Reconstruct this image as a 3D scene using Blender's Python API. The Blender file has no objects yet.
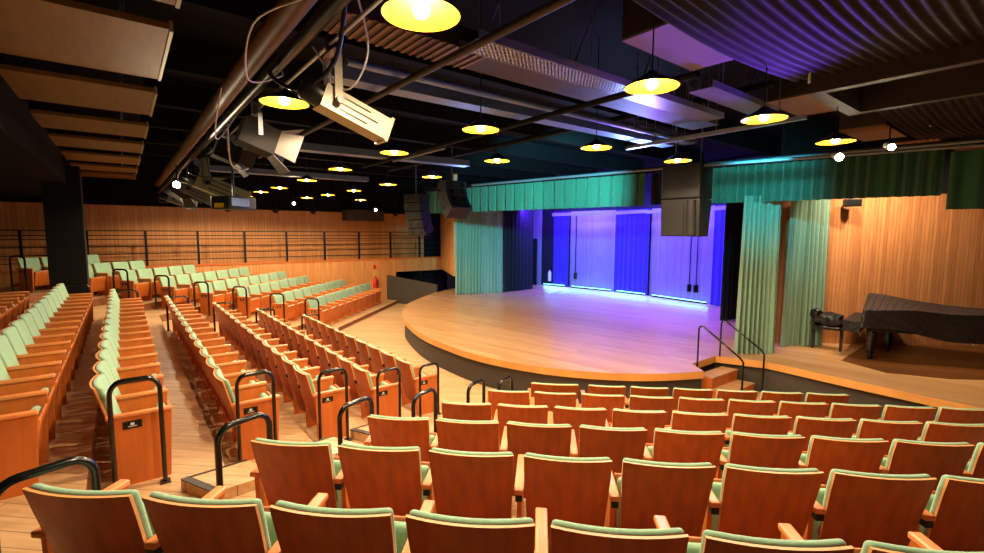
import bpy, math, random
from math import sin, cos, pi, radians as RD
random.seed(7)
C = bpy.context.scene.collection
H = 2.914                                   # eye height above the floor of the front row

# ------------------------------------------------------------------ helpers
def n2(az):
    a = RD(az); return (sin(a), cos(a))
U = n2(51.6); V = n2(-38.4)
def G(u, v): return (U[0]*u+V[0]*v, U[1]*u+V[1]*v)

class MB:
    """collects shapes, links them as one mesh"""
    def __init__(s): s.v = []; s.f = []; s.m = []; s.sm = []
    def add(s, vs, fs, mat=0, smooth=False):
        b = len(s.v); s.v += [tuple(p) for p in vs]
        for f in fs: s.f.append(tuple(b+i for i in f)); s.m.append(mat); s.sm.append(smooth)
        return s
    def box(s, x0, x1, y0, y1, z0, z1, mat=0):
        vs = [(x, y, z) for z in (z0, z1) for y in (y0, y1) for x in (x0, x1)]
        return s.add(vs, [(0,2,3,1),(4,5,7,6),(0,1,5,4),(2,6,7,3),(0,4,6,2),(1,3,7,5)], mat)
    def obox(s, c, ax, ay, az, hx, hy, hz, mat=0):
        vs = []
        for k in (-1,1):
            for j in (-1,1):
                for i in (-1,1):
                    vs.append(tuple(c[q]+ax[q]*hx*i+ay[q]*hy*j+az[q]*hz*k for q in range(3)))
        return s.add(vs, [(0,2,3,1),(4,5,7,6),(0,1,5,4),(2,6,7,3),(0,4,6,2),(1,3,7,5)], mat)
    def beam(s, p, q, w, h, mat=0):
        """rectangular bar from p to q, w wide, h high"""
        d = [q[i]-p[i] for i in range(3)]; L = math.sqrt(sum(x*x for x in d)); d = [x/L for x in d]
        if abs(d[2]) > .95: sx = (1,0,0)
        else:
            l = math.hypot(d[0], d[1]); sx = (d[1]/l, -d[0]/l, 0)
        up = (sx[1]*d[2]-sx[2]*d[1], sx[2]*d[0]-sx[0]*d[2], sx[0]*d[1]-sx[1]*d[0])
        return s.obox([(p[i]+q[i])/2 for i in range(3)], sx, d, up, w/2, L/2, h/2, mat)
    def prism(s, poly, z0, z1, mat=0, cap=None):
        a = sum(poly[i][0]*poly[(i+1)%len(poly)][1]-poly[(i+1)%len(poly)][0]*poly[i][1] for i in range(len(poly)))
        if a < 0: poly = poly[::-1]
        n = len(poly)
        s.add([(x,y,z0) for x,y in poly]+[(x,y,z1) for x,y in poly],
              [tuple(range(n-1,-1,-1))]+[(i,(i+1)%n,n+(i+1)%n,n+i) for i in range(n)], mat)
        return s.add([(x,y,z1) for x,y in poly], [tuple(range(n))], mat if cap is None else cap)
    def tube(s, pts, r, n=8, mat=0, caps=True):
        rings = []
        N = len(pts); rs = r if isinstance(r, (list, tuple)) else [r]*N
        prev = None; vs = []
        for i in range(N):
            a = pts[max(i-1,0)]; b = pts[min(i+1,N-1)]
            d = [b[k]-a[k] for k in range(3)]; L = math.sqrt(sum(x*x for x in d)) or 1; d = [x/L for x in d]
            if prev is None:
                t = (0,0,1) if abs(d[2]) < .9 else (1,0,0)
            else: t = prev
            dt = sum(t[k]*d[k] for k in range(3)); e = [t[k]-dt*d[k] for k in range(3)]
            l = math.sqrt(sum(x*x for x in e)) or 1; e = [x/l for x in e]; prev = e
            g = (d[1]*e[2]-d[2]*e[1], d[2]*e[0]-d[0]*e[2], d[0]*e[1]-d[1]*e[0])
            for j in range(n):
                A = 2*pi*j/n
                vs.append(tuple(pts[i][k]+rs[i]*(cos(A)*e[k]+sin(A)*g[k]) for k in range(3)))
        fs = [(i*n+j, i*n+(j+1)%n, (i+1)*n+(j+1)%n, (i+1)*n+j) for i in range(N-1) for j in range(n)]
        s.add(vs, fs, mat, True)
        if caps: s.add(vs[:n], [tuple(range(n-1,-1,-1))], mat); s.add(vs[-n:], [tuple(range(n))], mat)
        return s
    def lathe(s, prof, n=24, c=(0,0,0), mat=0):
        vs = []
        for r, z in prof:
            for j in range(n): vs.append((c[0]+r*cos(2*pi*j/n), c[1]+r*sin(2*pi*j/n), c[2]+z))
        fs = [(i*n+j, i*n+(j+1)%n, (i+1)*n+(j+1)%n, (i+1)*n+j) for i in range(len(prof)-1) for j in range(n)]
        return s.add(vs, fs, mat, True)
    def rbox(s, lo, hi, r, n=3, warp=None, mat=0):
        """box with rounded edges, optionally warped"""
        c = [(lo[i]+hi[i])/2 for i in range(3)]; h = [(hi[i]-lo[i])/2 for i in range(3)]
        def axis(i, m):
            inner = h[i]-r
            a = [-h[i]+r*(1-cos(pi/2*k/n)) for k in range(n)]
            mid = [-inner+2*inner*k/m for k in range(m+1)]
            return a+mid+[-x for x in a[::-1]]
        idx = {}; vs = []
        def V_(p):
            k = tuple(round(x, 6) for x in p)
            if k in idx: return idx[k]
            q = [max(-(h[i]-r), min(h[i]-r, p[i])) for i in range(3)]
            d = [p[i]-q[i] for i in range(3)]; L = math.sqrt(sum(x*x for x in d)) or 1
            o = [c[i]+q[i]+d[i]/L*r for i in range(3)]
            if warp: o = warp(*o)
            idx[k] = len(vs); vs.append(tuple(o)); return idx[k]
        ax = [axis(0, 6), axis(1, 1), axis(2, 5)]
        fs = []
        for i in range(3):
            j, k = (i+1)%3, (i+2)%3
            for sg in (-1, 1):
                for a in range(len(ax[j])-1):
                    for b in range(len(ax[k])-1):
                        q = []
                        for (aa, bb) in ((a,b),(a+1,b),(a+1,b+1),(a,b+1)):
                            p = [0,0,0]; p[i] = sg*h[i]; p[j] = ax[j][aa]; p[k] = ax[k][bb]; q.append(V_(p))
                        if sg < 0: q = q[::-1]
                        if len(set(q)) >= 3: fs.append(tuple(dict.fromkeys(q)))
        return s.add(vs, fs, mat, True)
    def build(s, name, mats, parent=None):
        me = bpy.data.meshes.new(name)
        me.from_pydata(s.v, [], s.f)
        if not isinstance(mats, (list, tuple)): mats = [mats]
        for m in mats: me.materials.append(m)
        me.polygons.foreach_set('material_index', s.m)
        me.polygons.foreach_set('use_smooth', s.sm)
        me.update()
        o = bpy.data.objects.new(name, me); C.objects.link(o)
        if parent: o.parent = parent
        return o

def tag(o, label=None, cat=None, group=None, kind=None):
    if label: o['label'] = label
    if cat: o['category'] = cat
    if group: o['group'] = group
    if kind: o['kind'] = kind
    return o
def empty(name, loc=(0,0,0), az=0):
    o = bpy.data.objects.new(name, None); C.objects.link(o)
    o.location = loc; o.rotation_euler = (0,0,-RD(az)); o.empty_display_size = .1
    return o
def kids(o): return [x for x in bpy.data.objects if x.parent == o]
def snap(o): return (o, [snap(k) for k in kids(o)])
def copy_snap(sn, parent=None):
    c = sn[0].copy(); C.objects.link(c); c.parent = parent
    for k in sn[1]: copy_snap(k, c)
    return c
def struct(name, mb, mats): return tag(mb.build(name, mats), kind='structure')
ORD = 'first second third fourth fifth sixth seventh eighth ninth tenth eleventh twelfth thirteenth fourteenth fifteenth sixteenth'.split()

# ------------------------------------------------------------------ materials
def srgb(r, g, b):
    f = lambda c: (c/255/12.92) if c <= 10 else ((c/255+.055)/1.055)**2.4
    return (f(r), f(g), f(b), 1)
def mat(name, col, rough=.5, metal=0, spec=.5, noise=0, scale=8, stretch=(1,1,1), bump=0, emit=None, es=0, sheen=0):
    m = bpy.data.materials.new(name); m.use_nodes = True
    nt = m.node_tree; b = nt.nodes['Principled BSDF']
    b.inputs['Base Color'].default_value = col; b.inputs['Roughness'].default_value = rough
    b.inputs['Metallic'].default_value = metal; b.inputs['Specular IOR Level'].default_value = spec
    if sheen: b.inputs['Sheen Weight'].default_value = sheen
    if emit: b.inputs['Emission Color'].default_value = emit; b.inputs['Emission Strength'].default_value = es
    if noise or bump:
        tc = nt.nodes.new('ShaderNodeTexCoord'); mp = nt.nodes.new('ShaderNodeMapping')
        mp.inputs['Scale'].default_value = stretch
        nz = nt.nodes.new('ShaderNodeTexNoise'); nz.inputs['Scale'].default_value = scale; nz.inputs['Detail'].default_value = 4
        nt.links.new(tc.outputs['Object'], mp.inputs[0]); nt.links.new(mp.outputs[0], nz.inputs['Vector'])
        if noise:
            r = nt.nodes.new('ShaderNodeValToRGB')
            r.color_ramp.elements[0].position = .3; r.color_ramp.elements[1].position = .7
            r.color_ramp.elements[0].color = tuple(c*(1-noise) for c in col[:3])+(1,)
            r.color_ramp.elements[1].color = tuple(min(1, c*(1+noise)) for c in col[:3])+(1,)
            nt.links.new(nz.outputs['Fac'], r.inputs[0]); nt.links.new(r.outputs[0], b.inputs['Base Color'])
        if bump:
            bp = nt.nodes.new('ShaderNodeBump'); bp.inputs['Strength'].default_value = bump; bp.inputs['Distance'].default_value = .01
            nt.links.new(nz.outputs['Fac'], bp.inputs['Height']); nt.links.new(bp.outputs[0], b.inputs['Normal'])
    return m

def planks(name, c1, c2, rough, az, w=.12, length=1.6, gap=.004, spec=.5, vertical=False):
    """boards: brick pattern in the plane of the floor turned to az, or upright strips on a wall running along az"""
    m = bpy.data.materials.new(name); m.use_nodes = True
    nt = m.node_tree; N = nt.nodes; L = nt.links; b = N['Principled BSDF']
    b.inputs['Roughness'].default_value = rough; b.inputs['Specular IOR Level'].default_value = spec
    tc = N.new('ShaderNodeTexCoord'); mp = N.new('ShaderNodeMapping'); mp.vector_type = 'TEXTURE'
    mp.inputs['Rotation'].default_value = (0, 0, RD(90-az))
    L.new(tc.outputs['Object'], mp.inputs[0])
    vec = mp.outputs[0]
    if vertical:
        sp = N.new('ShaderNodeSeparateXYZ'); cb = N.new('ShaderNodeCombineXYZ')
        L.new(vec, sp.inputs[0]); L.new(sp.outputs['Z'], cb.inputs['X']); L.new(sp.outputs['X'], cb.inputs['Y'])
        vec = cb.outputs[0]
    br = N.new('ShaderNodeTexBrick')
    br.inputs['Scale'].default_value = 1; br.inputs['Brick Width'].default_value = length; br.inputs['Row Height'].default_value = w
    br.inputs['Mortar Size'].default_value = gap; br.inputs['Mortar Smooth'].default_value = .1
    br.inputs['Color1'].default_value = c1; br.inputs['Color2'].default_value = c2
    br.inputs['Mortar'].default_value = tuple(x*(.6 if vertical else .4) for x in c1[:3])+(1,)
    br.offset = .37; br.offset_frequency = 2
    L.new(vec, br.inputs['Vector'])
    mp2 = N.new('ShaderNodeMapping'); mp2.inputs['Scale'].default_value = (1.5, 22, 22)
    L.new(vec, mp2.inputs[0])
    nz = N.new('ShaderNodeTexNoise'); nz.inputs['Scale'].default_value = 1; nz.inputs['Detail'].default_value = 5
    L.new(mp2.outputs[0], nz.inputs['Vector'])
    r = N.new('ShaderNodeValToRGB'); r.color_ramp.elements[0].position = .3; r.color_ramp.elements[1].position = .75
    r.color_ramp.elements[0].color = (.72,.68,.62,1); r.color_ramp.elements[1].color = (1.1,1.1,1.1,1)
    L.new(nz.outputs['Fac'], r.inputs[0])
    mx = N.new('ShaderNodeMix'); mx.data_type = 'RGBA'; mx.blend_type = 'MULTIPLY'; mx.inputs[0].default_value = .8
    L.new(br.outputs['Color'], mx.inputs[6]); L.new(r.outputs[0], mx.inputs[7]); L.new(mx.outputs[2], b.inputs['Base Color'])
    bp = N.new('ShaderNodeBump'); bp.inputs['Strength'].default_value = .4; bp.inputs['Distance'].default_value = .004; bp.invert = True
    L.new(br.outputs['Fac'], bp.inputs['Height']); L.new(bp.outputs[0], b.inputs['Normal'])
    return m

M = {}
M['seatwood'] = mat('seat_wood', srgb(180,84,26), .38, noise=.2, scale=2, stretch=(9,9,.7))
def vary(m, amt):
    nt = m.node_tree; b = nt.nodes['Principled BSDF']; src = b.inputs['Base Color'].links[0].from_socket
    oi = nt.nodes.new('ShaderNodeObjectInfo'); mr = nt.nodes.new('ShaderNodeMapRange'); mr.inputs['To Min'].default_value = 1-amt; mr.inputs['To Max'].default_value = 1+amt
    nt.links.new(oi.outputs['Random'], mr.inputs['Value'])
    hs = nt.nodes.new('ShaderNodeHueSaturation'); nt.links.new(mr.outputs[0], hs.inputs['Value']); nt.links.new(src, hs.inputs['Color']); nt.links.new(hs.outputs[0], b.inputs['Base Color'])
vary(M['seatwood'], .22)
M['seatedge'] = mat('seat_edge_ply', srgb(226,160,96), .45)
M['boardwood'] = mat('board_wood', srgb(204,106,40), .42, noise=.15, scale=2, stretch=(6,6,.8))
M['armwood'] = mat('arm_wood', srgb(222,134,72), .38, noise=.12, scale=3, stretch=(8,1,8))
M['green'] = mat('seat_green_fabric', srgb(146,184,146), .85, noise=.06, scale=60, bump=.15, sheen=.3)
M['black'] = mat('black_metal', srgb(15,15,15), .35, metal=.2)
M['rail'] = mat('handrail_black', srgb(14,14,14), .22, spec=.6)
M['matte'] = mat('matte_black', srgb(22,19,18), .9, spec=.2)
M['ceil'] = mat('ceiling_black', srgb(20,17,17), .95, spec=.1)
M['duct'] = mat('galvanised_duct', srgb(112,130,172), .45, metal=.6, noise=.12, scale=5)  # blue cast of the stage light mixed into the galvanised colour
M['ductdark'] = mat('dull_duct', srgb(52,36,28), .6, noise=.15, scale=4)
M['steel'] = mat('grey_steel', srgb(120,122,130), .45, metal=.5)
M['alu'] = mat('aluminium', srgb(190,190,190), .35, metal=.8)
M['beige'] = mat('beige_lamp_body', srgb(176,160,130), .45)
M['brownpipe'] = mat('brown_duct', srgb(104,62,28), .5, noise=.2, scale=5)
M['cloud'] = mat('ceiling_panel_wood', srgb(112,76,20), .6, noise=.15, scale=2, stretch=(1,8,1))
M['cloudedge'] = mat('panel_edge', srgb(150,130,100), .5)
M['floor'] = planks('auditorium_floor', srgb(226,184,136), srgb(212,168,118), .4, 96, .14, 1.9)
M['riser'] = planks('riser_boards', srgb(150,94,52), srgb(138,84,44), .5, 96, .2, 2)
M['stage'] = planks('stage_floor', srgb(218,170,116), srgb(200,148,96), .3, 131, .16, 2.4, .003)
M['stagelip'] = mat('stage_lip', srgb(216,150,78), .4, noise=.12, scale=3)
M['stageskirt'] = mat('stage_skirt', srgb(62,54,46), .7)
M['darkfloor'] = planks('dark_floor', srgb(112,66,22), srgb(92,52,18), .35, 110, .18, 2.2)
M['wallwood'] = planks('wall_strips', srgb(222,156,92), srgb(208,138,74), .5, 51.6, .11, 30, .006, vertical=True)
M['sidewood'] = planks('side_wall_strips', srgb(206,138,84), srgb(180,114,66), .45, 94, .075, 30, .006, vertical=True)
M['cycwood'] = planks('stage_back_strips', srgb(150,142,152), srgb(138,130,142), .5, 130, .1, 30, .006, vertical=True)
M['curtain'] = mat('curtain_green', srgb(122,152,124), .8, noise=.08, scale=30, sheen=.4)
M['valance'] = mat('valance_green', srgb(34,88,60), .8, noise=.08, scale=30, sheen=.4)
M['bluecurtain'] = mat('blue_curtain', srgb(44,26,130), .85, sheen=.3)
M['legcurtain'] = mat('black_curtain', srgb(14,12,16), .95)
M['white'] = mat('white_paint', srgb(225,225,225), .5)
M['red'] = mat('red_paint', srgb(205,30,20), .35)
M['shadein'] = mat('lamp_shade_inside', srgb(255,186,38), .5)
M['bulb'] = mat('bulb_glow', (1,.8,.5,1), .5, emit=(1,.82,.52,1), es=150)
M['spotglow'] = mat('spot_glow', (1,.85,.6,1), .5, emit=(1,.85,.6,1), es=60)
M['speaker'] = mat('speaker_black', srgb(22,18,18), .6)
M['speakerfront'] = mat('speaker_grille', srgb(28,24,24), .7, noise=.15, scale=150)
M['piano'] = mat('piano_black', srgb(8,8,8), .15)
M['ledcyan'] = mat('led_cyan', (.2,.8,1,1), .5, emit=(.15,.75,1,1), es=6)
M['yellow'] = mat('yellow_label', srgb(235,190,30), .5)
M['lens'] = mat('lens_glass', srgb(30,40,60), .05, spec=1)
M['nose'] = mat('nosing_metal', srgb(72,64,60), .4, metal=.5)
def quilt():
    m = mat('quilted_cover', srgb(24,18,16), .5); nt = m.node_tree; b = nt.nodes['Principled BSDF']
    tc = nt.nodes.new('ShaderNodeTexCoord'); mp = nt.nodes.new('ShaderNodeMapping'); mp.inputs['Rotation'].default_value = (0,RD(45),RD(45))
    br = nt.nodes.new('ShaderNodeTexBrick'); br.offset = 0; br.inputs['Scale'].default_value = 1
    br.inputs['Brick Width'].default_value = .09; br.inputs['Row Height'].default_value = .09; br.inputs['Mortar Size'].default_value = .008
    br.inputs['Mortar Smooth'].default_value = 1
    bp = nt.nodes.new('ShaderNodeBump'); bp.inputs['Distance'].default_value = .02; bp.invert = True; bp.inputs['Strength'].default_value = .8
    nt.links.new(tc.outputs['Object'], mp.inputs[0]); nt.links.new(mp.outputs[0], br.inputs['Vector'])
    nt.links.new(br.outputs['Fac'], bp.inputs['Height']); nt.links.new(bp.outputs[0], b.inputs['Normal'])
    return m
M['quilt'] = quilt()

# ------------------------------------------------------------------ tiers and row data
nR, nL, nF = n2(6.4), n2(51.6), n2(96.4)
ZT = [0, .15, .36, .58, .77, .955, 1.14, 1.33]              # tier floor heights
Rcx, Rcy = 38.70491473, 365.90338796
Rr = [361.72426325, 362.51422397, 363.52122257, 364.47251344, 365.37174422, 366.28425548]
Rth = [-.10287288, -.1064028, -.10736982, -.10845464, -.10952726, -.11068164]
offR = [6.23, 5.44, 4.43, 3.48, 2.58, 1.67, .76, -.15]
offL = [3.41, 2.50, 1.61, .69, -.255, -1.08, -1.97, -2.88]
offF = [-7.1, -8.1, -9.15, -9.68, -10.6, -11.5, -12.4, -13.5]
SP = .56
def isect(n1, a, n2_, b):
    D = n1[0]*n2_[1]-n1[1]*n2_[0]
    return ((a*n2_[1]-b*n1[1])/D, (n1[0]*b-n2_[0]*a)/D)
def tier_edge(k):
    if k == 0: return (7.1, 4.3, -6.22)
    return (offR[k-1]-.07, offL[k-1]-.07, offF[k-1]-.07)
VW = 18.5                                                     # the slatted wall with the railing
def tier_poly(k):
    a, b, c = tier_edge(k)
    right = isect(nR, a, (1,0), 12.5)
    m1 = isect(nR, a, nL, b); m2 = isect(nL, b, nF, c)
    w = isect(nF, c, V, VW)
    return [right, m1, m2, w, G(-6, VW), (-16.5, 6), (-16.5, -3), (12.5, -3)]
fl = MB(); fl.prism([(-16.5,-3),(16,-3),(16,26),(-16.5,26)], -.4, -.12); struct('floor', fl, M['floor'])
for k in range(8):
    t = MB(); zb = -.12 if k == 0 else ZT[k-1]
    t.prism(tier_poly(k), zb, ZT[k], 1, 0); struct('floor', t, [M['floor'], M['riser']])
# half steps with metal nosings in the aisle between the two nearest blocks
for k in (2, 3, 4):
    a, b, c = tier_edge(k); m1 = isect(nR, a, nL, b); z = (ZT[k]+ZT[k+1])/2
    A = (m1[0]-.45, m1[1]); B = (m1[0]-.07, m1[1]-.19)
    t = MB(); t.prism([A, B, (B[0]+.37,B[1]+.34), (A[0]+.37,A[1]+.34)], ZT[k], z); struct('floor', t, M['floor'])
    t = MB(); t.beam((A[0]+.02,A[1]+.02,z+.006), (B[0]+.02,B[1]+.02,z+.006), .06, .012)
    t.beam((A[0],A[1],z+.004), (A[0]+.37,A[1]+.34,z+.004), .018, .008)
    struct('trim_%d' % k, t, M['nose'])

# ------------------------------------------------------------------ theatre seat
def yb(z): return (.86-z)*.26-.034
def make_seat(pos, pitch_w=SP, w_top=.25):
    """pos: 'mid' arm at -x; 'last' closing arm panels; builds prototype"""
    root = empty('theatre_seat')
    # back shell, curved and tapering
    s = MB(); nx, nz = 10, 6; T = .016
    def P(i, j, d):
        sx = -1+2*i/nx; t = j/nz; z = .17+.69*t
        hw = (w_top-.03)+.03*min(1, t*1.15)
        return (sx*hw, yb(z)+.035*sx*sx+d, z)
    g = [[[P(i,j,d) for i in range(nx+1)] for j in range(nz+1)] for d in (0, T)]
    for d in (0, 1):
        vs = [p for row in g[d] for p in row]
        fs = [(j*(nx+1)+i, j*(nx+1)+i+1, (j+1)*(nx+1)+i+1, (j+1)*(nx+1)+i) for j in range(nz) for i in range(nx)]
        if d: fs = [f[::-1] for f in fs]
        s.add(vs, fs, 0, True)
    rim = [(0,i) for i in range(nx+1)]+[(j,nx) for j in range(1,nz+1)]+[(nz,i) for i in range(nx-1,-1,-1)]+[(j,0) for j in range(nz-1,0,-1)]
    vs = [g[0][j][i] for j,i in rim]+[g[1][j][i] for j,i in rim]; n = len(rim)
    s.add(vs, [(k, n+k, n+(k+1)%n, (k+1)%n) for k in range(n)], 1)
    s.build('back_shell', [M['seatwood'], M['seatedge']], root)
    # upholstered back pad
    hw = w_top-.004
    def wp(x, y, z):
        t = (z-.17)/.69; ww = ((w_top-.03)+.03*min(1, t*1.15))/w_top
        sx = x/hw
        return (x*ww, yb(z)+.035*sx*sx+.016+y, z)
    MB().rbox((-hw, 0, .40), (hw, .048, .866), .022, 3, wp).build('back_pad', M['green'], root)
    # tip-up seat
    a = RD(80)
    def wseat(x, y, z):       # x across, y thickness, z along the pan
        return (x, .435+z*cos(a)-y*sin(a), .135+z*sin(a)+y*cos(a))
    ws = w_top-.035
    pan = MB().rbox((-ws, -.012, .01), (ws, .012, .40), .010, 2, wseat).build('seat_pan', M['boardwood'], root)
    MB().rbox((-ws+.01, .012, .0), (ws-.01, .085, .392), .036, 3, wseat).build('seat_pad', M['green'], root)
    hx = pitch_w/2
    def arm(x, end=False, plate=False):
        b = MB()
        y0, y1 = (.09, .51) if end else (.13, .51)
        vs = []
        for xx in (x-.014, x+.014):
            vs += [(xx, y0+(.02 if end else .02), .0), (xx, y1-.03, 0), (xx, y1, .592), (xx, y0, .592)]
        b.add(vs, [(0,1,2,3)[::-1], (4,5,6,7), (0,1,5,4), (1,2,6,5), (2,3,7,6), (3,0,4,7)])
        bo = b.build('side_board', M['boardwood'], root)
        MB().rbox((x-.029, (.06 if end else .05), .590), (x+.029, .515, .622), .008, 1).build('armrest', M['armwood'], root)
        if not end: MB().box(x-.02, x+.02, .055, .10, .55, .589).build('arm_bracket', M['black'], root)
        if plate:
            sg = 1 if x > 0 else -1
            pl = MB(); xf = x+sg*.0142; 
            pl.box(min(xf,xf+sg*.004), max(xf,xf+sg*.004), .17, .30, .49, .555)
            xf2 = xf+sg*.0041
            for (ya, yb_, za, zb) in ((.222,.248,.518,.540),(.205,.265,.506,.512)):
                pl.box(min(xf2,xf2+sg*.001), max(xf2,xf2+sg*.001), ya, yb_, za, zb, 1)
            pl.build('row_plate', [M['black'], M['white']], bo)
    if pos == 'mid': arm(-hx)
    if pos == 'mid_r': arm(hx)
    if pos == 'aisle_l': arm(-hx, True, True)
    if pos == 'last_r': arm(-hx); arm(hx, True)
    if pos == 'aisle_r': arm(-hx); arm(hx, True, True)
    if pos == 'first_l': arm(-hx, True)
    return root
protos = {}
def seat_at(kind, x, y, z, az, label, group, **kw):
    key = (kind, tuple(kw.items()))
    if key not in protos:
        r = make_seat(kind, **kw); protos[key] = snap(r); o = r
    else: o = copy_snap(protos[key])
    o.location = (x, y, z); o.rotation_euler = (0, 0, -RD(az)+random.uniform(-.006,.006))
    tag(o, label, 'theatre seat', group)
    return o
ROWN = ['front row', 'second row', 'third row', 'fourth row', 'fifth row', 'sixth row', 'seventh row', 'top row']
# block R, seen from behind
nR_seats = [6, 10, 9, 9, 8, 8]
for k in range(6):
    r, th = Rr[k], Rth[k]
    rn = 'front row' if k == 0 else ('last row' if k == 5 else ROWN[k])
    grp = 'tip-up seats in the block seen from behind'
    if k == 0:
        a = th-.70/r
        seat_at('first_l', Rcx+r*sin(a), Rcy-r*cos(a), ZT[0], 6.1,
                'extra wide tip-up seat at the aisle end of the front row before the stage', grp, pitch_w=.70, w_top=.325)
    for i in range(nR_seats[k]):
        a = th+i*SP/r
        kind = 'mid'
        if i == 0 and k: kind = 'aisle_l'
        if i == nR_seats[k]-1: kind = 'last_r'
        j = i+(1 if k == 0 else 0)
        seat_at(kind, Rcx+r*sin(a), Rcy-r*cos(a), ZT[k], 6.1,
                'brown wooden-backed tip-up seat, %s from aisle, %s, block seen from behind' % (ORD[j], rn), grp)
# block L, seen from the side
nearL = [6.35, 5.9, 5.55, 5.12, 4.85, 4.75, 6.2]
farL = [12.17, 12.57, 13.03, 13.03, 13.0, 13.24, 12.4]
hoopsL = []
for k in range(7):
    n = int(round((farL[k]-nearL[k])/SP)); hoopsL.append(nearL[k])
    for i in range(n):
        v = nearL[k]+(i+.5)*SP; p = G(offL[k], v)
        kind = 'mid'
        if i == 0: kind = 'aisle_r'
        if i == n-1 and k < 6: kind = 'first_l'
        if n == 1: kind = 'aisle_r'
        seat_at(kind, p[0], p[1], ZT[k], 51.6,
                'green padded tip-up seat, %s from near aisle, %s, block seen side-on' % (ORD[i], ROWN[k]),
                'tip-up seats in the block seen side-on')
# block F, facing right in front of the railing wall
startF = [(-5.54,13.84),(-6.54,13.79),(-7.67,13.73),(-8.31,12.93),(-9.21,12.75),(-10.28,12.52),(-11.0,12.2),(-12.4,11.9)]
endV = [18.94, 19.04, 18.89, 17.3, 16.4, 15.2, 14.6, 14.0]
nearF = []
tF = n2(6.4)
for k in range(8):
    y0 = startF[k][1]; tt = (y0 - nF[1]*offF[k])/tF[1]
    t1 = (endV[k] - nF[1]*offF[k])/tF[1]
    n = int(round((t1-tt)/SP)); nearF.append(tt)
    for i in range(n):
        t = tt+(i+.5)*SP; x = nF[0]*offF[k]+tF[0]*t; y = nF[1]*offF[k]+tF[1]*t
        kind = 'mid'
        if i == 0: kind = 'aisle_r'
        if i == n-1: kind = 'first_l'
        seat_at(kind, x, y, ZT[k], 96.4,
                'green padded tip-up seat, %s from aisle, %s, far block below the railing' % (ORD[i], ROWN[k]),
                'tip-up seats in the far block below the railing')

# ------------------------------------------------------------------ aisle hoops
def hoop_snap(hgt, r=.023, w=.42):
    root = empty('hoop_handrail')
    pts = [(0,0,0)]; R = .11
    pts.append((0,0,hgt-R))
    for i in range(1,7):
        a = pi/2*i/6; pts.append((0, R-R*cos(a), hgt-R+R*sin(a)))
    for i in range(0,7):
        a = pi/2*i/6; pts.append((0, w-R+R*sin(a), hgt-R+R*cos(a)))
    pts.append((0,w,0))
    MB().tube(pts, r, 12).build('rail_tube', M['rail'], root)
    for y in (0, w):
        MB().box(-.045,.045,y-.045,y+.045,0,.012).build('base_plate', M['nose'], root)
    return root
hp = None
def hoop(x, y, z, az, label, hgt=.93, w=.42):
    global hp
    if hp is None:
        o = hoop_snap(.93); hp = snap(o)
    else: o = copy_snap(hp)
    o.location = (x, y, z); o.rotation_euler = (0,0,-RD(az)); o.scale = (1, w/.42, hgt/.93)
    tag(o, label, 'handrail', 'black hoop handrails at the row ends')
for k in range(6):
    p = G(offL[k]+(.10 if k < 5 else -.32), hoopsL[k]-.13)
    hoop(p[0], p[1], ZT[k], 51.6, 'black hoop handrail at near end of %s, block seen side-on' % ROWN[k], (.84,.88,.91,.93,.93,.93)[k], .33)
for k, (x, y) in enumerate([(.20,6.40),(-.195,5.78),(-.71,4.8),(-1.18,3.93),(-1.69,3.07),(-2.06,2.05)]):
    t = n2(32)
    hoop(x-t[0]*.18, y-t[1]*.18, ZT[k], 32, 'black hoop handrail at aisle end of %s, block seen from behind' % ('last row' if k == 5 else ROWN[k]), .86, .36)
for k in range(8):
    t = nearF[k]-.14; x = nF[0]*(offF[k]+.05)+tF[0]*t; y = nF[1]*(offF[k]+.05)+tF[1]*t
    hoop(x, y, ZT[k], 96.4, 'black hoop handrail at aisle end of %s, far block below the railing' % ROWN[k])
for k in range(6):
    p = G(offL[k]+.03, hoopsL[k]+SP*round((farL[k]-nearL[k])/SP)+.12)
    hoop(p[0], p[1], ZT[k], 51.6, 'low black hoop at far end of %s, block seen side-on' % ROWN[k], .80)

# ------------------------------------------------------------------ walls
WU = 11.78
w = MB()
def wallpiece(u0, u1, v0, v1, z0, z1, m=0):
    w.prism([G(u0,v0),G(u1,v0),G(u1,v1),G(u0,v1)], z0, z1, m)
wallpiece(-9, 9.3, VW, VW+.15, -.12, 1.74); wallpiece(9.3, WU, VW, VW+.15, 1.18, 1.74)
struct('wall_left', w, M['wallwood'])
w = MB(); wallpiece(-9, WU, VW+.15, VW+1.0, 1.5, 1.70); struct('floor', w, M['riser'])
w = MB(); wallpiece(-9, WU-.5, VW+1.0, VW+1.15, 1.4, 4.0); struct('wall_left_upper', w, M['wallwood'])
w = MB(); wallpiece(-9, WU, VW+.8, VW+1.2, 3.74, 5.4); struct('ceiling', w, M['ceil'])
w = MB(); wallpiece(-9, WU+.2, VW-.03, VW+.17, 1.74, 1.79); struct('trim_10', w, M['boardwood'])
# dark passage at the end of the gallery
w = MB(); wallpiece(WU-.5, WU+.6, VW+1.0, VW+1.1, -.1, 4.2); struct('wall_back', w, M['matte'])
w = MB(); wallpiece(8.9, 9.0, VW+.15, VW+2.4, -.12, 1.5); wallpiece(8.9, 13.5, VW+2.4, VW+2.5, -.12, 1.5)
wallpiece(9.0, 13.5, VW+.15, VW+2.4, 1.3, 1.5)
struct('wall_passage', w, M['matte'])
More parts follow.
